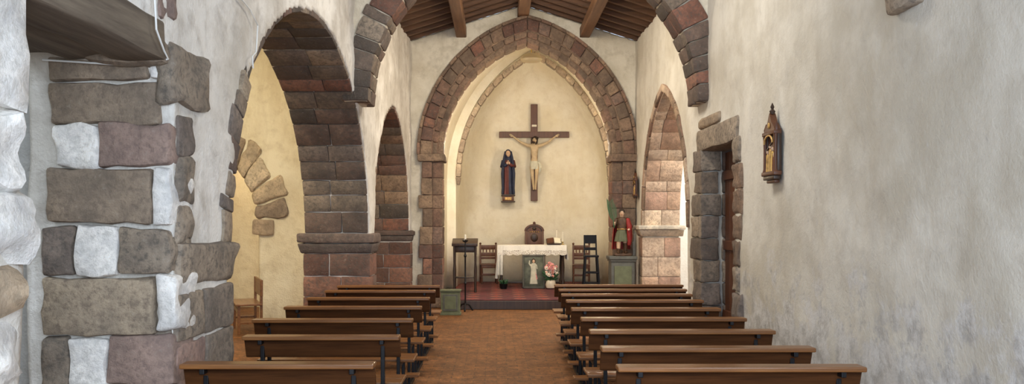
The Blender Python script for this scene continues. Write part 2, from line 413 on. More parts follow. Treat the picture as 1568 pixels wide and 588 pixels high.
# chancel vault + apse (lofted)
def prof(w, ztop, sp, n=20):
    h = ztop-sp
    pts = [apt(0, w, h, sp, 0, i/n, -1) for i in range(n+1)]+[apt(0, w, h, sp, 0, 1-i/n, 1) for i in range(1, n+1)]
    return [(-w, 0), (-w, sp*.5)]+pts+[(w, sp*.5), (w, 0)]
secs = [(16.93, 1.98, 5.8, .68), (18, 1.98, 5.8, .76), (19.3, 1.98, 5.8, .86), (19.32, 1.78, 5.62, .86), (20.0, 1.77, 5.60, .88), (20.5, 1.74, 5.50, .9), (20.85, 1.66, 5.3, .92), (21.05, 1.54, 5.08, .93), (21.16, 1.38, 4.86, .94), (21.2, 1.2, 4.68, .94)]
mb = MB(); vs = []; fs = []
for (y, w, zt, cx) in secs:
    pp = prof(w, zt, 2.7); L = len(pp)
    vs += [(cx+x, y, z) for x, z in pp]
for i in range(len(secs)-1):
    for k in range(L-1): fs.append([i*L+k, i*L+k+1, (i+1)*L+k+1, (i+1)*L+k])
fs.append([(len(secs)-1)*L+k for k in range(L)])
mb.add(vs, fs, 'plaster_apse'); ap = mb.obj('wall_apse', smooth=True)
sd = ap.modifiers.new('thick', 'SOLIDIFY'); sd.thickness = .15; sd.offset = 1
mb = MB()
ring(mb, .86, 1.66, 2.72, 2.68, 0, .12, (19.12, 19.36), 12, MX, 'st_tan', R=.035, amp=.002, gap=.0, jit=.1)
for sx in (-1, 1):
    x = .86+sx*1.72
    mb.block([[[(x+i*(.065 if k else .03), 19.24+j*(.12 if k else .05), 2.50 if not k else 2.68) for k in (0, 1)] for j in (-1, 1)] for i in (-1, 1)], 'st_tan', .02, .003)
mb.obj('rib_arch', ap, True)
mb = MB()
mb.rng(-1.0, 2.2, 16.1, 21.15, 0, .17, 'darkwood', .01)
mb.rng(-1.2, 2.55, 16.98, 19.3, 0, .168, 'darkwood', .01)
mb.rng(-.98, 2.18, 16.14, 21.1, .171, .186, 'carpet', .004)
mb.obj('floor_altar_platform')

# ---------------------------------------------------------------- stonework left arcade
mb = MB()
DK = ['st_dark', 'st_dark', 'st_dark', 'st_grey', 'st_red']
ring(mb, *A1, -.03, .12, (-.905, -.45, -.012), 14, ML, DK, sides=(1,), jit=.22)
ring(mb, *A1, -.03, .12, (-.905, -.45, -.012), 8, ML, DK, sides=(-1,), u0=.35, u1=1)
ring(mb, *A1, -.025, .17, (-.88, -.4, .025), 7, ML, ['st_dark', 'st_grey', 'st_tan'], sides=(-1,), u0=0, u1=.36, rj=.05, amp=.02)
ring(mb, *A2, -.03, .10, (-.905, -.45, -.01), 12, ML, ['st_red', 'st_dark', 'st_brown'])
def pier(mb, s0, s1, t0, t1, z0, z1, n, mat, p=.026):
    z = z0; hs = [(z1-z0)/n*random.uniform(.85, 1.15) for _ in range(n)]; k = (z1-z0)/sum(hs)
    for i in range(n):
        h = hs[i]*k; m = mat if isinstance(mat, str) else random.choice(mat)
        f = random.uniform(.35, .65)
        sm = s0+(s1-s0)*random.uniform(.4, .6)
        tt = [t0-p, t0+(t1-t0)*f, t1+p]
        for a in range(2):
            mb.rng(tt[a]+.005, tt[a+1]-.005, s0-p, sm-.005, z+.005, z+h-.005, m, .012, .008, 6, 2)
            mb.rng(tt[a]+.005, tt[a+1]-.005, sm+.005, s1+p, z+.005, z+h-.005, m, .012, .008, 6, 2)
        z += h
pier(mb, 11.9, 12.38, -.9, 0, 0, 1.22, 4, 'st_red')
pier(mb, 16.2, 16.5, -.9, 0, 0, 1.28, 5, 'st_red')
def capital(mb, s0, s1, t0, t1, z0, z1, mat, o=.09, i=.03):
    zm = z0+(z1-z0)*.5
    mb.block([[[((t0-(o if k else i)) if a == 0 else (t1+(o if k else i)), (s0-(o if k else i)) if b == 0 else (s1+(o if k else i)), zm if k else z0) for k in (0, 1)] for b in (0, 1)] for a in (0, 1)], mat, .02, .008, 8, 2)
    mb.rng(t0-o-.01, t1+o+.01, s0-o-.01, s1+o+.01, zm+.004, z1, mat, .03, .012, 8, 3)
capital(mb, 11.9, 12.38, -.93, 0, 1.22, 1.5, 'capst', .07)
capital(mb, 16.2, 16.45, -.9, 0, 1.3, 1.5, 'capst', .06)
mb.block([[[((-.93 if a == 0 else (.05 if k else .02)), (5.24 if b == 0 else (6.34 if k else 6.22)), 1.52 if k else 1.24) for k in (0, 1)] for b in (0, 1)] for a in (0, 1)], 'st_grey', .04, .02, 6, 3)
z = 0
for h in (.3, .27, .33, .32):
    f = random.uniform(5.6, 5.85)
    mb.stone(-.3, .03, 5.2, f-.006, z+.006, z+h-.006, random.choice(['st_grey', 'st_mauve', 'st_tan']), .02, .018)
    mb.stone(-.9, .03, f+.006, 6.23, z+.006, z+h-.006, random.choice(['st_grey', 'st_mauve', 'st_dark']), .02, .018)
    z += h
z = 1.53
for h in (.24, .3, .26):
    mb.stone(-.12, .03, 5.24, 5.5+random.uniform(-.04, .04), z, z+h-.012, 'st_grey', .03, .03); z += h
mb.stone(-.1, .035, 5.12, 5.72, 2.38, 2.76, 'st_grey', .05, .04)
mb.stone(-.2, .02, 4.95, 5.25, 2.87, 3.2, 'st_mauve', .05, .04)
mb.stone(-.5, .0, 5.03, 5.3, 2.60, 2.86, 'st_tan', .05, .03)
def ff(x0, x1, y0, y1, mat, R=.022, amp=.028):
    t0 = (x0-760)/250+1.98; t1 = (x1-760)/250+1.98; z0 = 1.65-(y1-341)/250; z1 = 1.65-(y0-341)/250
    mb.stone(t0+.003, t1-.003, 5.14+random.uniform(-.01, .012), 5.5, z0+.003, z1-.003, mat, R, amp)
for a in [(75, 232, 90, 126, 'st_tan'), (78, 250, 126, 190, 'st_tan'), (86, 155, 190, 258, 'st_white'), (155, 264, 190, 256, 'st_mauve'),
          (75, 236, 258, 343, 'st_tan'), (68, 118, 345, 422, 'st_grey'), (118, 186, 343, 424, 'st_white'), (184, 268, 350, 420, 'st_grey'),
          (66, 244, 425, 512, 'st_tan'), (244, 275, 420, 505, 'st_white'), (66, 108, 514, 600, 'st_grey'), (108, 168, 518, 600, 'st_white'), (168, 272, 512, 590, 'st_mauve'),
          (70, 190, 602, 680, 'st_tan'), (190, 272, 592, 680, 'st_grey'), (70, 272, 682, 752, 'st_grey'), (236, 268, 256, 345, 'st_white'), (232, 268, 90, 126, 'st_white')]: ff(*a)
zs = [0, .35, .68, .98, 1.26, 1.47, 1.79, 2.11, 2.72]
for i in range(8):
    mb.stone(-.86, .04+random.uniform(0, .03), 2.95+random.uniform(-.1, .1), 3.62+random.uniform(-.05, .06), zs[i]+.006, zs[i+1]-.006, 'st_white' if i != 4 else 'st_cream', .06, .06)
    mb.stone(-.4, .03, 2.2+random.uniform(-.1, .1), 2.93, zs[i]+.006, zs[i+1]-.006, 'st_white', .06, .05)
mb.obj('arcade_stonework', wl, True)
mb = MB()
for i, t in enumerate((-.16, -.47, -.76)):
    mb.rng(t-.15, t+.15+(.02 if i == 0 else 0), 3.45, 5.08+.03*i, 2.63+.02*i, 2.86, 'oldwood', .02, .03, 3, 5)
mb.obj('wooden_lintel', wl, True)
mb = MB()
mb.tube([(.035, 4.8, 3.3), (.035, 4.86, 2.93), (.035, 4.88, 2.76), (.03, 5.0, 2.66), (.02, 5.08, 2.63), (-.05, 5.09, 2.615), (-.3, 5.09, 2.60), (-.75, 5.09, 2.63)], .006, 'cable', 6)
mb.tube([(.03, 5.9, 3.5), (.03, 6.3, 3.34), (.03, 6.6, 3.3), (.035, 6.76, 3.22), (.035, 6.72, 3.0), (.03, 6.64, 2.95), (.03, 6.66, 2.86)], .006, 'cable', 6)
mb.obj('electric_cable', wl, True)

mb = MB(); ring(mb, *AD, -.02, .33, (10.81, 11.1, 11.43), 17, MX, DK, R=.02, amp=.02, rj=.03)
mb.obj('diaphragm_arch_stonework', wd, True)

# chancel arch stonework
mb = MB()
ring(mb, *AC, 0, .22, (16.51, 16.97), 12, MX, 'st_brown', amp=0, gap=0, jit=0)
ring(mb, *AC, .18, .46, (16.44, 16.62), 12, MX, 'st_brown', amp=0, gap=0, jit=0)
ring(mb, *AC, -.02, .09, (16.5, 16.98), 13, MX, 'st_brown', R=.03, amp=.006, jit=.15, gap=.006)
ring(mb, *AC, .08, .20, (16.45, 16.9), 13, MX, 'st_brown', R=.03, amp=.006, jit=.15, gap=.006)
ring(mb, *AC, .20, .42, (16.39, 16.62), 14, MX, ['st_brown', 'st_brown', 'st_red'], R=.03, amp=.006, jit=.15, gap=.006)
ring(mb, *AC, .42, .48, (16.35, 16.6), 14, MX, 'st_brown', R=.015, amp=.004, jit=.15, gap=.006)
for sx in (-1, 1):
    xi = .6+sx*1.64; xo = .6+sx*2.03
    z = .0
    a, b = sorted((xi+sx*.012, xo)); mb.rng(a, b, 16.46, 16.96, 0, 2.9, 'st_brown', .02)
    while z < 2.78:
        h = random.uniform(.26, .38)
        if z+h > 2.7: h = 2.83-z
        xr = xo+sx*random.uniform(-.02, .10)
        xm = xi+sx*.2
        mb.stone(min(xi, xm), max(xi, xm), 16.44, 16.98, z+.003, z+h-.003, random.choice(['st_brown', 'st_brown', 'st_red']), .018, .008)
        mb.stone(min(xm, xr), max(xm, xr), 16.39, 16.7, z+.003, z+h-.003, random.choice(['st_brown', 'st_brown', 'st_red']), .018, .01)
        z += h
    a, b = sorted((xi-sx*.05, xo+sx*.09))
    mb.rng(a, b, 16.35, 16.99, 2.83, 2.98, 'st_brown', .03, .008, 8, 2)
mb.obj('chancel_arch_stonework', wc, True)

# right wall stonework
mb = MB()
ring(mb, *A3, -.03, .10, (2.712, 3.0, 3.36), 10, MRt, 'st_pink', R=.008, amp=.004, gap=.008)
ring(mb, *A3, .0, .12, (2.665, 2.74), 9, MRt, ['st_brown', 'st_pink'], R=.015, amp=.006, gap=.01)
z = 0
for h in (.32, .34, .36, .36):
    f = random.uniform(2.95, 3.1)
    mb.stone(2.67, f, 15.53, 15.95, z+.003, z+h-.003, 'st_pink', .01, .004)
    mb.stone(f+.006, 3.37, 15.53, 15.95, z+.003, z+h-.003, 'st_pink', .01, .004)
    z += h
mb.block([[[((2.66 if not k else 2.60) if a == 0 else 3.42, (15.52 if not k else 15.43) if b == 0 else 15.98, 1.52 if k else 1.40) for k in (0, 1)] for b in (0, 1)] for a in (0, 1)], 'capwhite', .015, .004, 6, 1)
mb.rng(2.58, 3.44, 15.40, 16.0, 1.525, 1.60, 'capwhite', .015, .004, 6, 1)
z = 0
for i in range(9):
    h = .29
    mb.stone(2.66, 2.67+random.uniform(.22, .26), 11.04, 11.4+random.uniform(0, .25), z+.006, z+h-.006, random.choice(['st_grey', 'st_dark', 'st_grey']), .02, .018)
    mb.stone(2.95, 3.3, 11.05, 11.35, z+.006, z+h-.006, random.choice(['st_grey', 'st_dark']), .02, .015)
    mb.stone(2.67, 3.0, 9.42-random.uniform(0, .22), 9.63, z+.006, z+h-.006, random.choice(['st_grey', 'st_brown', 'st_tan']), .03, .03)
    z += h
mb.stone(2.66, 3.3, 9.45, 11.3, 2.58, 2.86, 'st_grey', .03, .03)
mb.stone(2.66, 2.9, 10.2, 11.2, 2.87, 3.0, 'st_tan', .03, .02)
mb.stone(2.6, 2.9, 5.35, 5.7, 3.04, 3.25, 'st_grey', .04, .03)
mb.obj('doorway_and_arch_stonework', wr, True)
mb = MB()
for i in range(6): mb.rng(2.98, 3.03, 9.62+i*.245, 9.86+i*.245, 0, 2.56, 'chairwood', .006)
for z in (.4, 1.3, 2.2): mb.rng(2.95, 2.99, 9.62, 11.08, z, z+.12, 'chairwood', .006)
mb.tube([(2.97, 9.85, 1.1), (2.92, 9.85, 1.1), (2.92, 9.97, 1.1)], .012, 'metal', 8)
mb.obj('door_1', wr)

mb = MB()
ring(mb, *A4, -.03, .47, (13.93, 14.4), 5, MX, ['st_cream', 'st_tan'], R=.05, amp=.05, rj=.08, gap=.03, seg=3)
mb.stone(-4.02, -3.66, 13.94, 14.4, 1.45, 1.70, 'st_cream'); mb.stone(-5.4, -5.05, 13.94, 14.4, 1.45, 1.70, 'st_cream')
mb.obj('aisle_arch_stonework', wa, True)

# ---------------------------------------------------------------- roof
mb = MB()
for sx in (-1, 1):
    xe = RX+sx*2.75
    y0, y1 = -1.5, 16.7
    mb.block([[[((RX if a == 0 else xe), (y0 if b == 0 else y1), (RZ if a == 0 else RZ-SL*2.75)+(0.02 if k == 0 else .1)) for k in (0, 1)] for b in (0, 1)] for a in (0, 1)], 'roofwood', .005)
    y = -1.2
    while y < 16.5:
        mb.beam((RX, y, RZ-.03), (xe, y, RZ-.03-SL*2.75), .09, .10, 'roofwood'); y += .38
mb.obj('ceiling')
mb = MB()
for x, w in ((-.68, .2), (1.72, .2), (RX, .22)):
    for (ya, yb) in ((-1.4, 10.85), (11.4, 16.55)):
        zz = rz(x)-.19
        mb.beam((x, ya, zz), (x, yb, zz), w, .2, 'beam', R=.02)
mb.obj('roof_purlins')

# ---------------------------------------------------------------- pews
def pew(w, name='church_pew'):
    mb = MB(); h = w/2
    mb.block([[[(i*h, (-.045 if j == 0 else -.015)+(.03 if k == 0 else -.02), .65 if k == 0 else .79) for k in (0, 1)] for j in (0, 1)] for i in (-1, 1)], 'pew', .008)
    mb.rng(-h, h, -.13, .0, .79, .82, 'pewlit', .008)
    mb.rng(-h, h, .04, .21, .425, .452, 'pewlit', .008); mb.rng(-h, h, .225, .40, .425, .452, 'pewlit', .008)
    mb.rng(-h, h, -.40, -.24, .17, .195, 'pewlit', .008)
    for sx in (-1, 1):
        x = sx*(h-.13)
        for ya, za, yb, zb in ((-.03, .02, -.03, .79), (.36, .02, .36, .425), (-.40, .02, .40, .02), (0, .405, .39, .405), (-.40, .155, -.02, .155), (-.37, .02, -.37, .155), (-.12, .775, 0, .775)):
            mb.beam((x, ya, za), (x, yb, zb), .035, .03, 'metal', up=(1, 0, 0))
    return mb.obj(name, smooth=False)
for y, xl, xr in ((5.0, .70, 2.13), (5.75, .70, 2.12), (6.65, .72, 2.15), (7.5, .74, 2.18), (8.35, .73, 2.18), (9.2, .75, 2.22), (9.98, .76, 2.28), (10.7, .78, 2.38), (11.45, .78, 2.5)):
    o = pew(xr-xl); o.location = ((xl+xr)/2, y, 0)
for y, xl, xr in ((5.1, -1.86, -.72), (6.32, -1.86, -.71), (7.4, -2.1, -.72), (8.5, -2.1, -.74), (9.5, -2.1, -.74), (10.5, -2.1, -.75), (11.3, -2.1, -.75)):
    o = pew(xr-xl); o.location = ((xl+xr)/2, y, 0)

# ---------------------------------------------------------------- crucifix
g = grp('crucifix', (.94, 21.1, 2.19))
mb = MB()
mb.rng(-.085, .085, -.04, .04, 0, 2.4, 'chairwood', .008)
mb.rng(-.87, .87, -.045, .035, 1.57, 1.72, 'chairwood', .008)
mb.rng(-.06, .06, -.06, -.04, 1.84, 1.89, 'page', .003)
mb.rng(-.05, .05, -.14, -.04, .27, .30, 'chairwood', .005)
mb.obj('cross', g)
def skinfig(name, verts, edges, radii, mat, parent, root=0):
    me = bpy.data.meshes.new(name); me.from_pydata(verts, edges, []); me.materials.append(M[mat])
    o = bpy.data.objects.new(name, me); sc.collection.objects.link(o); o.parent = parent
    bm = bmesh.new(); bm.from_mesh(me); L = bm.verts.layers.skin.verify(); bm.verts.ensure_lookup_table()
    for i, v in enumerate(bm.verts):
        r = radii[i]; v[L].radius = r if isinstance(r, tuple) else (r, r); v[L].use_root = (i == root)
    bm.to_mesh(me); bm.free()
    s = o.modifiers.new('skin', 'SKIN'); s.use_smooth_shade = True
    o.modifiers.new('sub', 'SUBSURF').levels = 2; o.modifiers['sub'].render_levels = 2
    return o
Y0 = -.12
V = [(0, Y0, .93), (0, Y0-.01, 1.06), (0, Y0-.02, 1.22), (0, Y0-.01, 1.36), (0, Y0-.03, 1.43),
     (-.145, Y0, 1.36), (-.34, Y0+.02, 1.45), (-.53, Y0+.03, 1.60), (.145, Y0, 1.36), (.34, Y0+.02, 1.45), (.53, Y0+.03, 1.60),
     (-.065, Y0, .88), (-.05, Y0-.07, .60), (-.02, Y0, .34), (-.02, Y0-.07, .27), (.065, Y0, .88), (.05, Y0-.08, .60), (.025, Y0-.02, .34), (.025, Y0-.09, .27)]
E = [(0, 1), (1, 2), (2, 3), (3, 4), (3, 5), (5, 6), (6, 7), (3, 8), (8, 9), (9, 10), (0, 11), (11, 12), (12, 13), (13, 14), (0, 15), (15, 16), (16, 17), (17, 18)]
Rr = [(.085, .07), (.068, .055), (.10, .07), (.075, .06), .038, .046, .032, .020, .046, .032, .020, .062, .041, .025, .020, .062, .041, .025, .020]
skinfig('christ_body', V, E, Rr, 'body', g)
mb = MB()
mb.head((.01, Y0-.07, 1.50), .165, 'body', 'hair', yaw=-.3, tilt=.3, beard=True, longhair=True)
for k in range(18):
    a = 2*pi*k/18; p = Vector((.015+.07*cos(a), Y0-.06+.075*sin(a), 1.545)); q = p+Vector((.03*cos(a+.9), .03*sin(a+.9), .02*(-1)**k)); mb.tube([p, q], [.008, .002], 'hair', 5)
for sx in (-1, 1): mb.hand((sx*.53, Y0+.03, 1.60), (sx, .0, .55), (0, -1, 0), -sx, 'body', .11, .5)
mb.loft([(.78, 0, Y0-.01, .105, .085, .08), (.84, 0, Y0-.01, .113, .09, .07), (.93, 0, Y0, .11, .085, .05), (.98, 0, Y0, .10, .075, .03)], lambda t, z: 'robe', 30, 8)
mb.tube([(.10, Y0-.03, .96), (.14, Y0-.04, .9), (.14, Y0-.03, .76), (.12, Y0-.02, .7)], [.02, .035, .035, .02], 'robe', 8, .5)
mb.obj('head_hands_loincloth', g, True)

# ---------------------------------------------------------------- Mary statue
g = grp('virgin_mary_statue', (.29, 20.85, 2.15))
mb = MB()
mb.rng(-.17, .17, -.17, .28, .15, .19, 'darkwood', .01); mb.rng(-.14, .14, -.15, .28, .02, .15, 'chairwood', .01); mb.rng(-.17, .17, -.17, .28, 0, .03, 'darkwood', .01)
mb.rng(-.08, .08, -.158, -.148, .05, .12, 'gold', .005)
mb.loft([(.19, 0, 0, .15, .13, .09), (.35, 0, 0, .135, .115, .09), (.6, 0, 0, .125, .10, .07), (.80, 0, 0, .125, .09, .05), (.92, 0, 0, .15, .09, .04), (1.03, 0, .01, .145, .08, .03), (1.09, 0, .01, .08, .07, .02), (1.13, 0, .01, .05, .05, 0)],
        lambda t, z: 'maroon' if (abs(t-1.4*pi) < .42 and z < 1.02) else 'blue', 48, 11)
mb.ell((0, .035, 1.19), (.085, .085, .115), 'blue', 16, 12)
mb.tube([(0, .05, 1.15), (0, .06, 1.0), (0, .07, .8)], [.08, .12, .13], 'blue', 14, .6)
mb.head((0, -.025, 1.19), .16, 'skin', 'hair', yaw=.35, tilt=-.1, nohair=True)
for sx in (-1, 1):
    mb.tube([(sx*.12, -.01, 1.02), (sx*.15, -.05, .88), (sx*.07, -.14, .90), (sx*.03, -.155, .93)], [.045, .05, .042, .03], 'blue' if sx < 0 else 'maroon', 10)
    mb.hand((sx*.03, -.155, .93), (-sx*.25, -.1, 1), (-sx, 0, 0), sx, 'skin', .10, .2)
    mb.tube([(sx*.07, -.03, 1.25), (sx*.09, -.02, 1.12), (sx*.11, -.07, .98), (sx*.14, -.09, .7), (sx*.13, -.11, .35), (sx*.14, -.1, .2)], [.02, .03, .035, .035, .03, .03], 'blue', 8)
mb.obj('figure', g, True)

# ---------------------------------------------------------------- altar
g = grp('altar_table', (.805, 19.35, .186))
mb = MB(); W, Dp, H = .76, .34, .95
mb.rng(-W, W, -Dp, Dp, H-.05, H, 'chairwood', .006)
for sx in (-1, 1):
    for sy in (-1, 1): mb.lathe([(.045, 0), (.045, .15), (.028, .2), (.04, .45), (.028, .7), (.045, .75), (.045, H-.05)], (sx*(W-.07), sy*(Dp-.07), 0), 'darkwood', 12)
    mb.rng(sx*(W-.07)-.02, sx*(W-.07)+.02, -Dp+.07, Dp-.07, .08, .12, 'darkwood', .004)
mb.rng(-W+.07, W-.07, -.02, .02, .08, .12, 'darkwood', .004)
mb.obj('table', g, True)
mb = MB()
mb.rng(-W-.01, W+.01, -Dp-.01, Dp+.01, H+.001, H+.008, 'cloth', .003)
def drape(x0, x1, y0, y1, top, length, mat, n=60, amp=.012, sc_=0.0):
    vs = []; fs = []; rows = 6; dx = Vector((x1-x0, y1-y0, 0)); nrm = Vector((dx.y, -dx.x, 0)).normalized()
    for r in range(rows+1):
        for k in range(n+1):
            t = k/n; l = length*(r/rows)+(sc_*abs(sin(t*pi*9)) if r == rows else 0)
            p = Vector((x0, y0, top-l))+dx*t+nrm*(amp*r/rows*(1+sin(t*40+1.3*sin(t*13))))
            vs.append(p)
    for r in range(rows):
        for k in range(n): fs.append([r*(n+1)+k, r*(n+1)+k+1, (r+1)*(n+1)+k+1, (r+1)*(n+1)+k])
    mb.add(vs, fs, mat)
drape(-W-.01, W+.01, -Dp-.012, -Dp-.012, H+.006, .12, 'cloth'); drape(-W-.01, W+.01, -Dp-.022, -Dp-.022, H-.10, .09, 'lace', 80, .012, .03)
drape(-W-.012, -W-.012, Dp, -Dp-.012, H+.006, .72, 'cloth', 30, .03, .03)
drape(W+.012, W+.012, -Dp-.012, Dp, H+.006, .3, 'cloth', 30, .02, .03)
drape(W+.01, -W-.01, Dp+.012, Dp+.012, H+.006, .2, 'cloth')
drape(-W-.02, -W+.10, -Dp-.03, -Dp-.03, H+.006, .66, 'cloth', 16, .03, .0)
mb.obj('altar_cloth', g, True)
g = grp('missal_on_stand', (1.3, 19.2, 1.146))
mb = MB()
mb.T = Matrix.Translation((0, 0, .05)) @ Matrix.Rotation(math.radians(28), 4, 'X')
mb.rng(-.17, .17, -.11, .13, .02, .035, 'darkwood', .004)
for sx in (-1, 1): mb.block([[[(sx*(.005 if a == 0 else .155), y, (.04 if a else .042)+(0 if k == 0 else (.012 if a else .035))) for k in (0, 1)] for y in (-.1, .11)] for a in (0, 1)], 'page' if sx > 0 else 'chairwood', .003)
mb.T = Matrix.Identity(4)
mb.rng(-.15, .15, -.1, .12, 0, .015, 'darkwood', .004); mb.rng(-.12, .12, .08, .11, .01, .14, 'darkwood', .004); mb.rng(-.12, .12, -.1, -.07, .005, .04, 'darkwood', .003)
mb.obj('book', g)
for i, x in enumerate((1.38, 1.52)):
    mb = MB(); mb.lathe([(.04, 0), (.04, .01), (.012, .02), (.012, .05), (.028, .06), (.028, .07)], (0, 0, 0), 'brass', 14)
    mb.lathe([(.016, .065), (.016, .33 - .04*i), (.01, .335-.04*i)], (0, 0, 0), 'wax', 12); mb.tube([(0, 0, .33-.04*i), (.002, 0, .35-.04*i)], .002, 'metal', 5)
    mb.obj('altar_candle', loc=(x, 19.45, 1.146))
mb = MB(); mb.T = Matrix.Rotation(math.radians(-6), 4, 'X')
w, h = .25, .75
mb.rng(-w+.03, w-.03, -.005, .01, .03, h-.03, 'picture', .002)
for a in ((-w, -w+.04, 0, h), (w-.04, w, 0, h), (-w, w, 0, .04), (-w, w, h-.04, h)): mb.rng(a[0], a[1], -.025, .015, a[2], a[3], 'pedestal', .005)
mb.loft([(.1, 0, -.01, .085, .012, .06), (.25, 0, -.01, .07, .014, .05), (.42, 0, -.01, .06, .014, .03), (.52, 0, -.01, .075, .014, .02), (.56, 0, -.01, .035, .01, 0)], lambda t, z: 'robe', 24, 7)
mb.ell((0, -.015, .60), (.030, .012, .040), 'skin'); mb.ell((0, -.008, .61), (.045, .012, .058), 'hair')
mb.tube([(-.06, -.015, .5), (-.10, -.018, .55), (-.09, -.02, .62)], [.02, .018, .012], 'robe', 8, .5)
mb.tube([(.06, -.015, .5), (.08, -.018, .44), (.02, -.02, .46)], [.02, .018, .012], 'robe', 8, .5)
mb.tube([(.01, -.02, .47), (.06, -.012, .2)], [.008, .03], 'pinkflower', 6, .3); mb.tube([(-.01, -.02, .47), (-.04, -.012, .2)], [.008, .03], 'page', 6, .3)
mb.obj('framed_picture', smooth=True, loc=(.83, 18.86, .19))
g = grp('flower_arrangement', (1.2, 18.72, .187))
mb = MB(); mb.lathe([(.06, 0), (.10, .03), (.115, .10), (.10, .17), (.085, .19), (.095, .20)], (0, 0, 0), 'ceramic')
for k in range(46):
    a = random.uniform(0, 2*pi); r = random.uniform(0, .17); z = .27+random.uniform(0, .34)*(1-r*2.2)+.0
    p = Vector((r*cos(a), r*sin(a)*.7, z)); m = random.choice(['pinkflower', 'whiteflower'])
    mb.tube([(0, 0, .18), p*.6+Vector((0, 0, .08)), p], .004, 'green', 5)
    R0 = random.uniform(.026, .042)
    for q in range(5):
        b = 2*pi*q/5; mb.ell(p+Vector((cos(b)*R0*.6, -.01, sin(b)*R0*.6)), (R0*.55, R0*.35, R0*.55), m, 7, 5)
    mb.ell(p+Vector((0, -.02, 0)), R0*.35, 'gold', 6, 5)
for k in range(24):
    a = random.uniform(0, 2*pi); e = Vector((cos(a)*.2, sin(a)*.14, random.uniform(.2, .45))); mb.tube([(0, 0, .2), e*.6+Vector((0, 0, .08)), e], [.006, .025, .003], 'green', 6, .25)
mb.obj('bouquet', g, True)
mb = MB(); mb.lathe([(.07, 0), (.09, .1), (.095, .11)], (0, 0, 0), 'metal')
for k in range(22):
    a = random.uniform(0, 2*pi); e = Vector((cos(a)*.11, sin(a)*.1, .12+random.uniform(.0, .09))); mb.tube([(0, 0, .09), e*.6+Vector((0, 0, .06)), e], [.006, .02, .003], 'green', 6, .25)
mb.obj('potted_plant', smooth=True, loc=(.16, 18.78, .187))

# ---------------------------------------------------------------- chairs
def chair(name, loc, rot=0, W=.42, H=1.0, fancy=False):
    mb = MB(); w = W/2; d = .42
    for sx in (-1, 1):
        mb.rng(sx*(w-.02)-.022, sx*(w-.02)+.022, d-.045, d, 0, H, 'chairwood', .005)
        mb.lathe([(.022, 0), (.022, .12), (.016, .15), (.024, .28), (.022, .45)], (sx*(w-.03), .03, 0), 'chairwood', 10)
        mb.rng(sx*(w-.02)-.015, sx*(w-.02)+.015, .03, d-.03, .15, .19, 'chairwood', .003)
        mb.ell((sx*(w-.02), d-.022, H+.025), .028, 'chairwood', 8, 6)
    mb.rng(-w, w, 0, d, .44, .475, 'chairwood', .008)
    mb.rng(-w+.03, w-.03, .01, .035, .2, .25, 'chairwood', .003); mb.rng(-w+.03, w-.03, .01, .035, .38, .44, 'chairwood', .003)
    if fancy:
        mb.rng(-w+.03, w-.03, d-.035, d-.01, .6, H, 'chairwood', .005)
        n = 16; vs = []; fs = []
        for y in (d-.045, d):
            vs.append((0, y, H)); vs += [(w*1.05*cos(pi*i/n), y, H+.17*sin(pi*i/n)) for i in range(n+1)]
        for i in range(n): fs += [[0, 1+i, 2+i], [n+2, n+3+i+1, n+3+i], [1+i, 2+i, n+4+i, n+3+i]]
        mb.add(vs, fs, 'chairwood')
        mb.tube([(w*.8*cos(pi*i/12), d-.05, H+.12*sin(pi*i/12)) for i in range(13)], .012, 'darkwood', 6)
        for i in range(5): mb.ell((-.1+.05*i, d-.05, H-.02), .016, 'gold', 8, 6)
        mb.ell((0, d-.05, H+.06), (.05, .02, .04), 'darkwood'); mb.ell((0, d-.02, H+.19), (.035, .02, .04), 'chairwood')
        mb.ell((0, d-.045, H-.16), (.09, .02, .10), 'darkwood')
        for sx in (-1, 1):
            mb.tube([(sx*w, d-.03, .72), (sx*(w+.01), .2, .72), (sx*(w+.01), .02, .69)], [.02, .02, .028], 'chairwood', 8); mb.tube([(sx*w, .04, .46), (sx*w, .04, .69)], .018, 'chairwood', 8)
    else:
        for z0, z1 in ((H-.12, H-.01), (H-.28, H-.19), (.58, .64)): mb.rng(-w+.03, w-.03, d-.035, d-.012, z0, z1, 'chairwood', .004)
        for i in range(4): mb.lathe([(.01, 0), (.016, .04), (.01, .09)], (-w+.09+i*(W-.18)/3, d-.024, H-.28+.17-.08), 'chairwood', 8)
    return mb.obj(name, smooth=True, loc=loc, rotz=rot)
chair('wooden_chair', (-.16, 20.25, .187), .1, .42, .93)
chair('wooden_chair', (2.0, 20.0, .187), -.1, .42, .93)
chair('celebrant_armchair', (.92, 20.2, .187), 0, .46, 1.26, True)
mb = MB(); w = .15; H = 1.1
for sx in (-1, 1):
    for sy in (0, 1):
        mb.beam((sx*w*1.1, sy*.32, 0), (sx*w*.8, .06+sy*.2, .75), .035, .035, 'metal')
    mb.beam((sx*w*.85, .27, .72), (sx*w*.8, .33, 1.2), .03, .03, 'metal')
mb.rng(-w, w, .02, .30, .74, .78, 'metal', .006)
for z in (.2, .42):
    mb.beam((-w*1.05, .02, z), (w*1.05, .02, z), .025, .03, 'metal'); mb.beam((-w*1.05, .3, z), (w*1.05, .3, z), .025, .03, 'metal')
mb.rng(-w*.9, w*.9, .31, .33, 1.02, 1.2, 'metal', .006); mb.rng(-w*.9, w*.9, .29, .31, .88, .94, 'metal', .006)
mb.obj('high_stool', loc=(1.98, 17.6, .19))
mb = MB()
mb.block([[[(x, y, (.98 if y < 0 else 1.10)+k*.03) for k in (0, 1)] for y in (-.2, .2)] for x in (-.27, .27)], 'darkwood', .006)
mb.rng(-.27, .27, -.215, -.195, .97, 1.03, 'darkwood', .004)
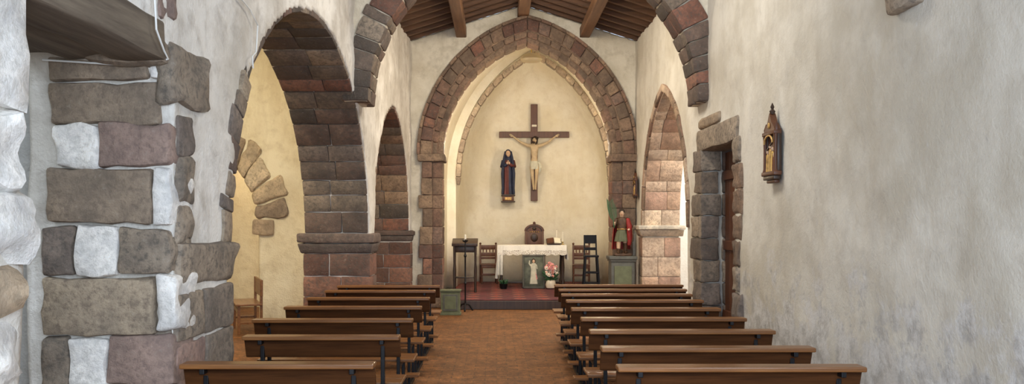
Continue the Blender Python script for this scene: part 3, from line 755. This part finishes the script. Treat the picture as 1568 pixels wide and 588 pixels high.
for sx in (-1, 1):
    for sy in (-1, 1): mb.lathe([(.028, 0), (.022, .1), (.03, .45), (.02, .6), (.026, .98)], (sx*.22, sy*.15, 0), 'darkwood', 10)
    mb.rng(sx*.22-.012, sx*.22+.012, -.15, .15, .2, .24, 'darkwood', .003)
mb.rng(-.22, .22, -.16, -.13, .84, .97, 'darkwood', .004); mb.rng(-.22, .22, -.15, .15, .3, .325, 'darkwood', .004)
mb.obj('lectern', smooth=True, loc=(-.66, 17.9, .188))
mb = MB()
mb.lathe([(.014, .1), (.014, .5), (.03, .52), (.014, .55), (.014, 1.0), (.03, 1.03), (.014, 1.07), (.012, 1.28), (.05, 1.30), (.055, 1.32), (.02, 1.34)], (0, 0, 0), 'metal', 12)
mb.lathe([(.02, 1.33), (.02, 1.42), (.005, 1.43)], (0, 0, 0), 'wax', 10)
for k in range(3):
    a = 2*pi*k/3+.5; mb.tube([(0, 0, .14), (cos(a)*.08, sin(a)*.08, .12), (cos(a)*.15, sin(a)*.15, .02)], [.014, .014, .016], 'metal', 8); mb.ell((cos(a)*.15, sin(a)*.15, .02), .02, 'metal', 8, 6)
mb.obj('candle_stand', smooth=True, loc=(-.58, 15.85, 0))
mb = MB()
mb.rng(-.17, .17, -.12, .12, .02, .42, 'olive', .008); mb.rng(-.19, .19, -.14, .14, .42, .45, 'olive', .006); mb.rng(-.19, .19, -.14, .14, 0, .04, 'olive', .006)
mb.rng(-.13, .13, -.135, -.12, .08, .37, 'pedestal', .006); mb.rng(-.10, .10, -.142, -.13, .11, .34, 'olive', .006)
mb.obj('painted_box', loc=(-.82, 15.25, 0))
mb = MB()
mb.lathe([(.02, .0), (.21, -.02), (.235, .02), (.22, .06), (.14, .13), (.03, .16)], (0, 0, 0), 'lampglass', 24)
mb.tube([(0, 0, .15), (0, 0, .60)], .012, 'brass', 8)
mb.obj('ceiling_lamp', smooth=True, loc=(.75, 18.2, 5.13))

# ---------------------------------------------------------------- pedestal + soldier saint
mb = MB()
mb.rng(-.25, .25, -.22, .22, 0, .1, 'pedestal', .01); mb.rng(-.22, .22, -.19, .19, .1, .93, 'pedestal', .008)
mb.rng(-.24, .24, -.21, .21, .93, .97, 'pedestal', .008); mb.rng(-.26, .26, -.23, .23, .97, 1.03, 'pedestal', .01)
mb.rng(-.16, .16, -.2, -.185, .2, .85, 'olive', .006)
mb.obj('pedestal', loc=(2.34, 15.86, 0))
g = grp('saint_statue', (2.34, 15.83, 1.031))
mb = MB()
mb.rng(-.16, .16, -.14, .14, 0, .05, 'armor', .01)
for sx in (-1, 1):
    mb.tube([(sx*.055, .02, .42), (sx*.06, -.01+.02*sx, .27), (sx*.065, .01, .12), (sx*.065, 0, .07)], [.055, .042, .038, .028], 'skin', 10)
    mb.tube([(sx*.065, .005, .24), (sx*.065, .005, .07)], [.046, .034], 'armor', 10)
    mb.ell((sx*.07, -.035, .065), (.032, .065, .025), 'armor', 10, 6)
mb.loft([(.27, 0, 0, .135, .10, .10), (.40, 0, 0, .11, .085, .06), (.48, 0, 0, .085, .065, .02), (.56, 0, 0, .10, .07, .0), (.65, 0, 0, .115, .07, 0), (.70, 0, 0, .09, .06, 0), (.73, 0, 0, .04, .04, 0)], lambda t, z: 'armor' if z > .45 else 'olive', 36, 12)
mb.tube([(-.09, -.02, .5), (0, -.075, .5), (.09, -.02, .5)], .012, 'gold', 6)
mb.head((0, -.01, .80), .135, 'skin', 'hair', yaw=-.15)
mb.tube([(0, 0, .70), (0, 0, .76)], [.035, .03], 'skin', 10)
vs = []; fs = []; n = 20
for i, (z, r, y) in enumerate(((.71, .10, .0), (.66, .14, .02), (.5, .155, .05), (.3, .165, .08), (.12, .17, .1))):
    for k in range(n+1):
        t = -.35+(pi+.7)*k/n; f = 1+.07*sin(k*1.9)*(i/4)
        vs.append((r*f*cos(t), y+r*.65*f*sin(t), z))
for i in range(4):
    for k in range(n): fs.append([i*(n+1)+k, i*(n+1)+k+1, (i+1)*(n+1)+k+1, (i+1)*(n+1)+k])
mb.add(vs, fs, 'red')
mb.tube([(.10, -.03, .70), (.13, -.06, .55), (.14, -.05, .35), (.13, -.03, .2)], [.03, .05, .05, .035], 'red', 10, .6)
mb.tube([(-.11, 0, .68), (-.15, -.04, .56), (-.16, -.12, .58)], [.04, .035, .025], 'armor', 10)
mb.hand((-.16, -.12, .58), (-.1, -.6, .7), (1, 0, .2), 1, 'skin', .08, 1.0)
mb.tube([(.11, 0, .68), (.16, -.03, .54), (.12, -.12, .50)], [.04, .035, .025], 'red', 10)
mb.hand((.12, -.12, .50), (-.3, -.8, 0), (0, 0, -1), 1, 'skin', .08, .8)
st = [Vector((-.165, -.155, .52)), Vector((-.18, -.16, .66)), Vector((-.22, -.16, .85)), Vector((-.25, -.16, 1.0))]
mb.tube(st, [.008, .008, .006, .003], 'green', 6)
for i in range(14):
    u = i/13; p = st[1].lerp(st[3], u)
    for sx in (-1, 1):
        L_ = .15*(1-.6*abs(u-.35)); e = p+Vector((sx*L_*.62, 0, L_*.8)); mb.tube([p, (p+e)/2+Vector((sx*.012, 0, 0)), e], [.003, .007, .001], 'green', 5, .3)
mb.obj('figure', g, True)

# ---------------------------------------------------------------- wall shrine (station of the cross)
def shrine(loc, s=1.0):
    g = grp('station_of_the_cross_shrine', loc); g.rotation_euler[2] = -pi/2; g.scale = (s, s, s)
    mb = MB()
    mb.rng(-.17, .17, -.025, .0, -.24, .18, 'chairwood', .005)
    mb.rng(-.19, .19, -.08, 0, -.26, -.22, 'chairwood', .008); mb.rng(-.16, .16, -.07, 0, -.30, -.26, 'darkwood', .008); mb.rng(-.12, .12, -.05, 0, -.33, -.30, 'chairwood', .01)
    for sx in (-1, 1):
        mb.lathe([(.025, -.22), (.018, -.19), (.016, 0), (.02, .12), (.026, .14)], (sx*.155, -.05, 0), 'chairwood', 10)
        mb.rng(sx*.155-.022, sx*.155+.022, -.04, 0, -.22, .16, 'darkwood', .005)
        mb.lathe([(.02, .16), (.024, .19), (.004, .25)], (sx*.155, -.04, 0), 'chairwood', 8)
    mb.rng(-.18, .18, -.075, 0, .13, .165, 'chairwood', .006)
    vs = []
    for y in (-.06, 0): vs += [(-.16, y, .165), (-.12, y, .21), (-.06, y, .25), (-.03, y, .30), (0, y, .34), (.03, y, .30), (.06, y, .25), (.12, y, .21), (.16, y, .165)]
    mb.add(vs, [list(range(9)), [9+i for i in range(9)]]+[[i, (i+1) % 9, 9+(i+1) % 9, 9+i] for i in range(9)], 'chairwood')
    mb.lathe([(.02, .33), (.03, .36), (.012, .38), (.02, .40), (.003, .44)], (0, -.03, 0), 'darkwood', 8)
    mb.tube([(.12*cos(pi*i/10), -.07, .05+.075*sin(pi*i/10)) for i in range(11)], .009, 'gold', 6)
    mb.ell((0, -.065, .22), (.03, .01, .03), 'gold', 8, 6)
    for x, h, m in ((-.08, .2, 'gold'), (0, .25, 'gold'), (.07, .22, 'brass'), (.11, .16, 'maroon')):
        mb.loft([(-.22, x, -.045, .035, .02, .1), (-.22+h*.5, x, -.045, .025, .018, .05), (-.22+h*.8, x, -.045, .03, .018, 0), (-.22+h*.86, x, -.045, .012, .012, 0)], lambda t, z, m=m: m, 14, 5)
        mb.ell((x, -.048, -.22+h*.95), (.016, .016, .022), 'skin', 8, 6)
    mb.tube([(-.1, -.055, -.02), (.08, -.055, .06)], .008, 'darkwood', 6)
    mb.obj('frame', g, True)
shrine((2.68, 8.15, 2.36), 1.0)
shrine((2.66, 16.1, 2.35), .75)

mb = MB()
mb.rng(-.5, .5, 0, .38, .42, .45, 'pewlit', .008); mb.rng(-.5, .5, .36, .39, .55, .8, 'pewlit', .008)
for sx in (-1, 1):
    mb.rng(sx*.45-.02, sx*.45+.02, .03, .07, 0, .42, 'pewlit', .004); mb.rng(sx*.45-.02, sx*.45+.02, .35, .39, 0, .8, 'pewlit', .004); mb.rng(sx*.45-.015, sx*.45+.015, .05, .37, .15, .18, 'pewlit', .004)
mb.rng(-.45, .45, .04, .06, .3, .36, 'pewlit', .004)
mb.obj('wooden_bench', loc=(-4.0, 12.9, 0), rotz=-1.2)

# ---------------------------------------------------------------- lights
def area(name, loc, target, sx, sy, power, col):
    l = bpy.data.lights.new(name, 'AREA'); l.shape = 'RECTANGLE'; l.size = sx; l.size_y = sy; l.energy = power; l.color = col
    o = bpy.data.objects.new(name, l); sc.collection.objects.link(o); o.location = loc
    o.rotation_euler = (Vector(target)-Vector(loc)).to_track_quat('-Z', 'Y').to_euler(); return o
def point(name, loc, power, col, r=.15):
    l = bpy.data.lights.new(name, 'POINT'); l.energy = power; l.color = col; l.shadow_soft_size = r
    o = bpy.data.objects.new(name, l); sc.collection.objects.link(o); o.location = loc; return o
WARM = (1, .86, .66); COOL = (.76, .87, 1.0)
area('rear_fill', (.5, -1.2, 2.3), (-.6, 6, 1.8), 2.4, 2.4, 190, COOL)  # assumed cool daylight from the open rear, no entrance modelled
area('cool_fill_left', (-1.95, 1.2, 2.2), (2.7, 5.0, 1.3), 1.2, 1.4, 55, (.68, .83, 1))  # unseen cool area light added at the left wall, no window modelled
area('cool_fill_right', (2.6, 1.4, 2.6), (-2, 4.4, 1.8), 1.0, 1.4, 75, COOL)  # unseen cool light added by the right wall, aimed at the near left wall
area('nave_fill', (.5, 8.5, 5.3), (.6, 9.5, 0), 1.2, 2.2, 95, (1, .93, .82))  # added fill above the nave, no fixture there
area('bay_fill', (.5, 12.4, 5.2), (.5, 15, 1.5), 1.2, .7, 80, WARM)  # unseen warm fill added behind the diaphragm arch crown
point('chancel_fill_left', (-1.05, 17.3, 3.2), 68, WARM)  # added fill light, hidden behind the left chancel column
point('chancel_fill_right', (2.3, 17.3, 3.2), 68, WARM)  # added fill light, hidden behind the right chancel column
point('roof_fill', (.5, 12.0, 4.75), 34, WARM, .15)  # unseen point light added to brighten the roof timbers
area('aisle_fill', (-4.0, 10.5, 4.7), (-3.8, 12, 0), 1.2, 3, 135, (1, .88, .66))  # assumed warm light over the aisle, no fixture modelled
area('aisle_fill_rear', (-4.0, 3.5, 4.7), (-3.8, 4, 0), 1.2, 2, 40, COOL)  # cool fill added over the near part of the aisle, no fixture
area('chapel_fill', (5.0, 13.8, 4.2), (4.4, 14.5, 0), 1.6, 2.5, 190, (1, .97, .9))  # assumed light for the bright side chapel, no window modelled
point('aisle_chapel_fill', (-4.5, 15.5, 3.2), 38, WARM)  # warm point light added behind the aisle arch, no lamp modelled

w = bpy.data.worlds.new('world'); sc.world = w; w.use_nodes = True
w.node_tree.nodes['Background'].inputs[0].default_value = (.72, .84, 1.0, 1); w.node_tree.nodes['Background'].inputs[1].default_value = .8

# ---------------------------------------------------------------- camera
cd = bpy.data.cameras.new('camera'); cam = bpy.data.objects.new('camera', cd); sc.collection.objects.link(cam)
cam.location = (0, 0, 1.65); cam.rotation_euler = (pi/2, 0, 0)
cd.sensor_width = 36; cd.lens = 1300/1568*36; cd.shift_x = 24/1568; cd.shift_y = 47/1568; cd.clip_start = .05
sc.camera = cam
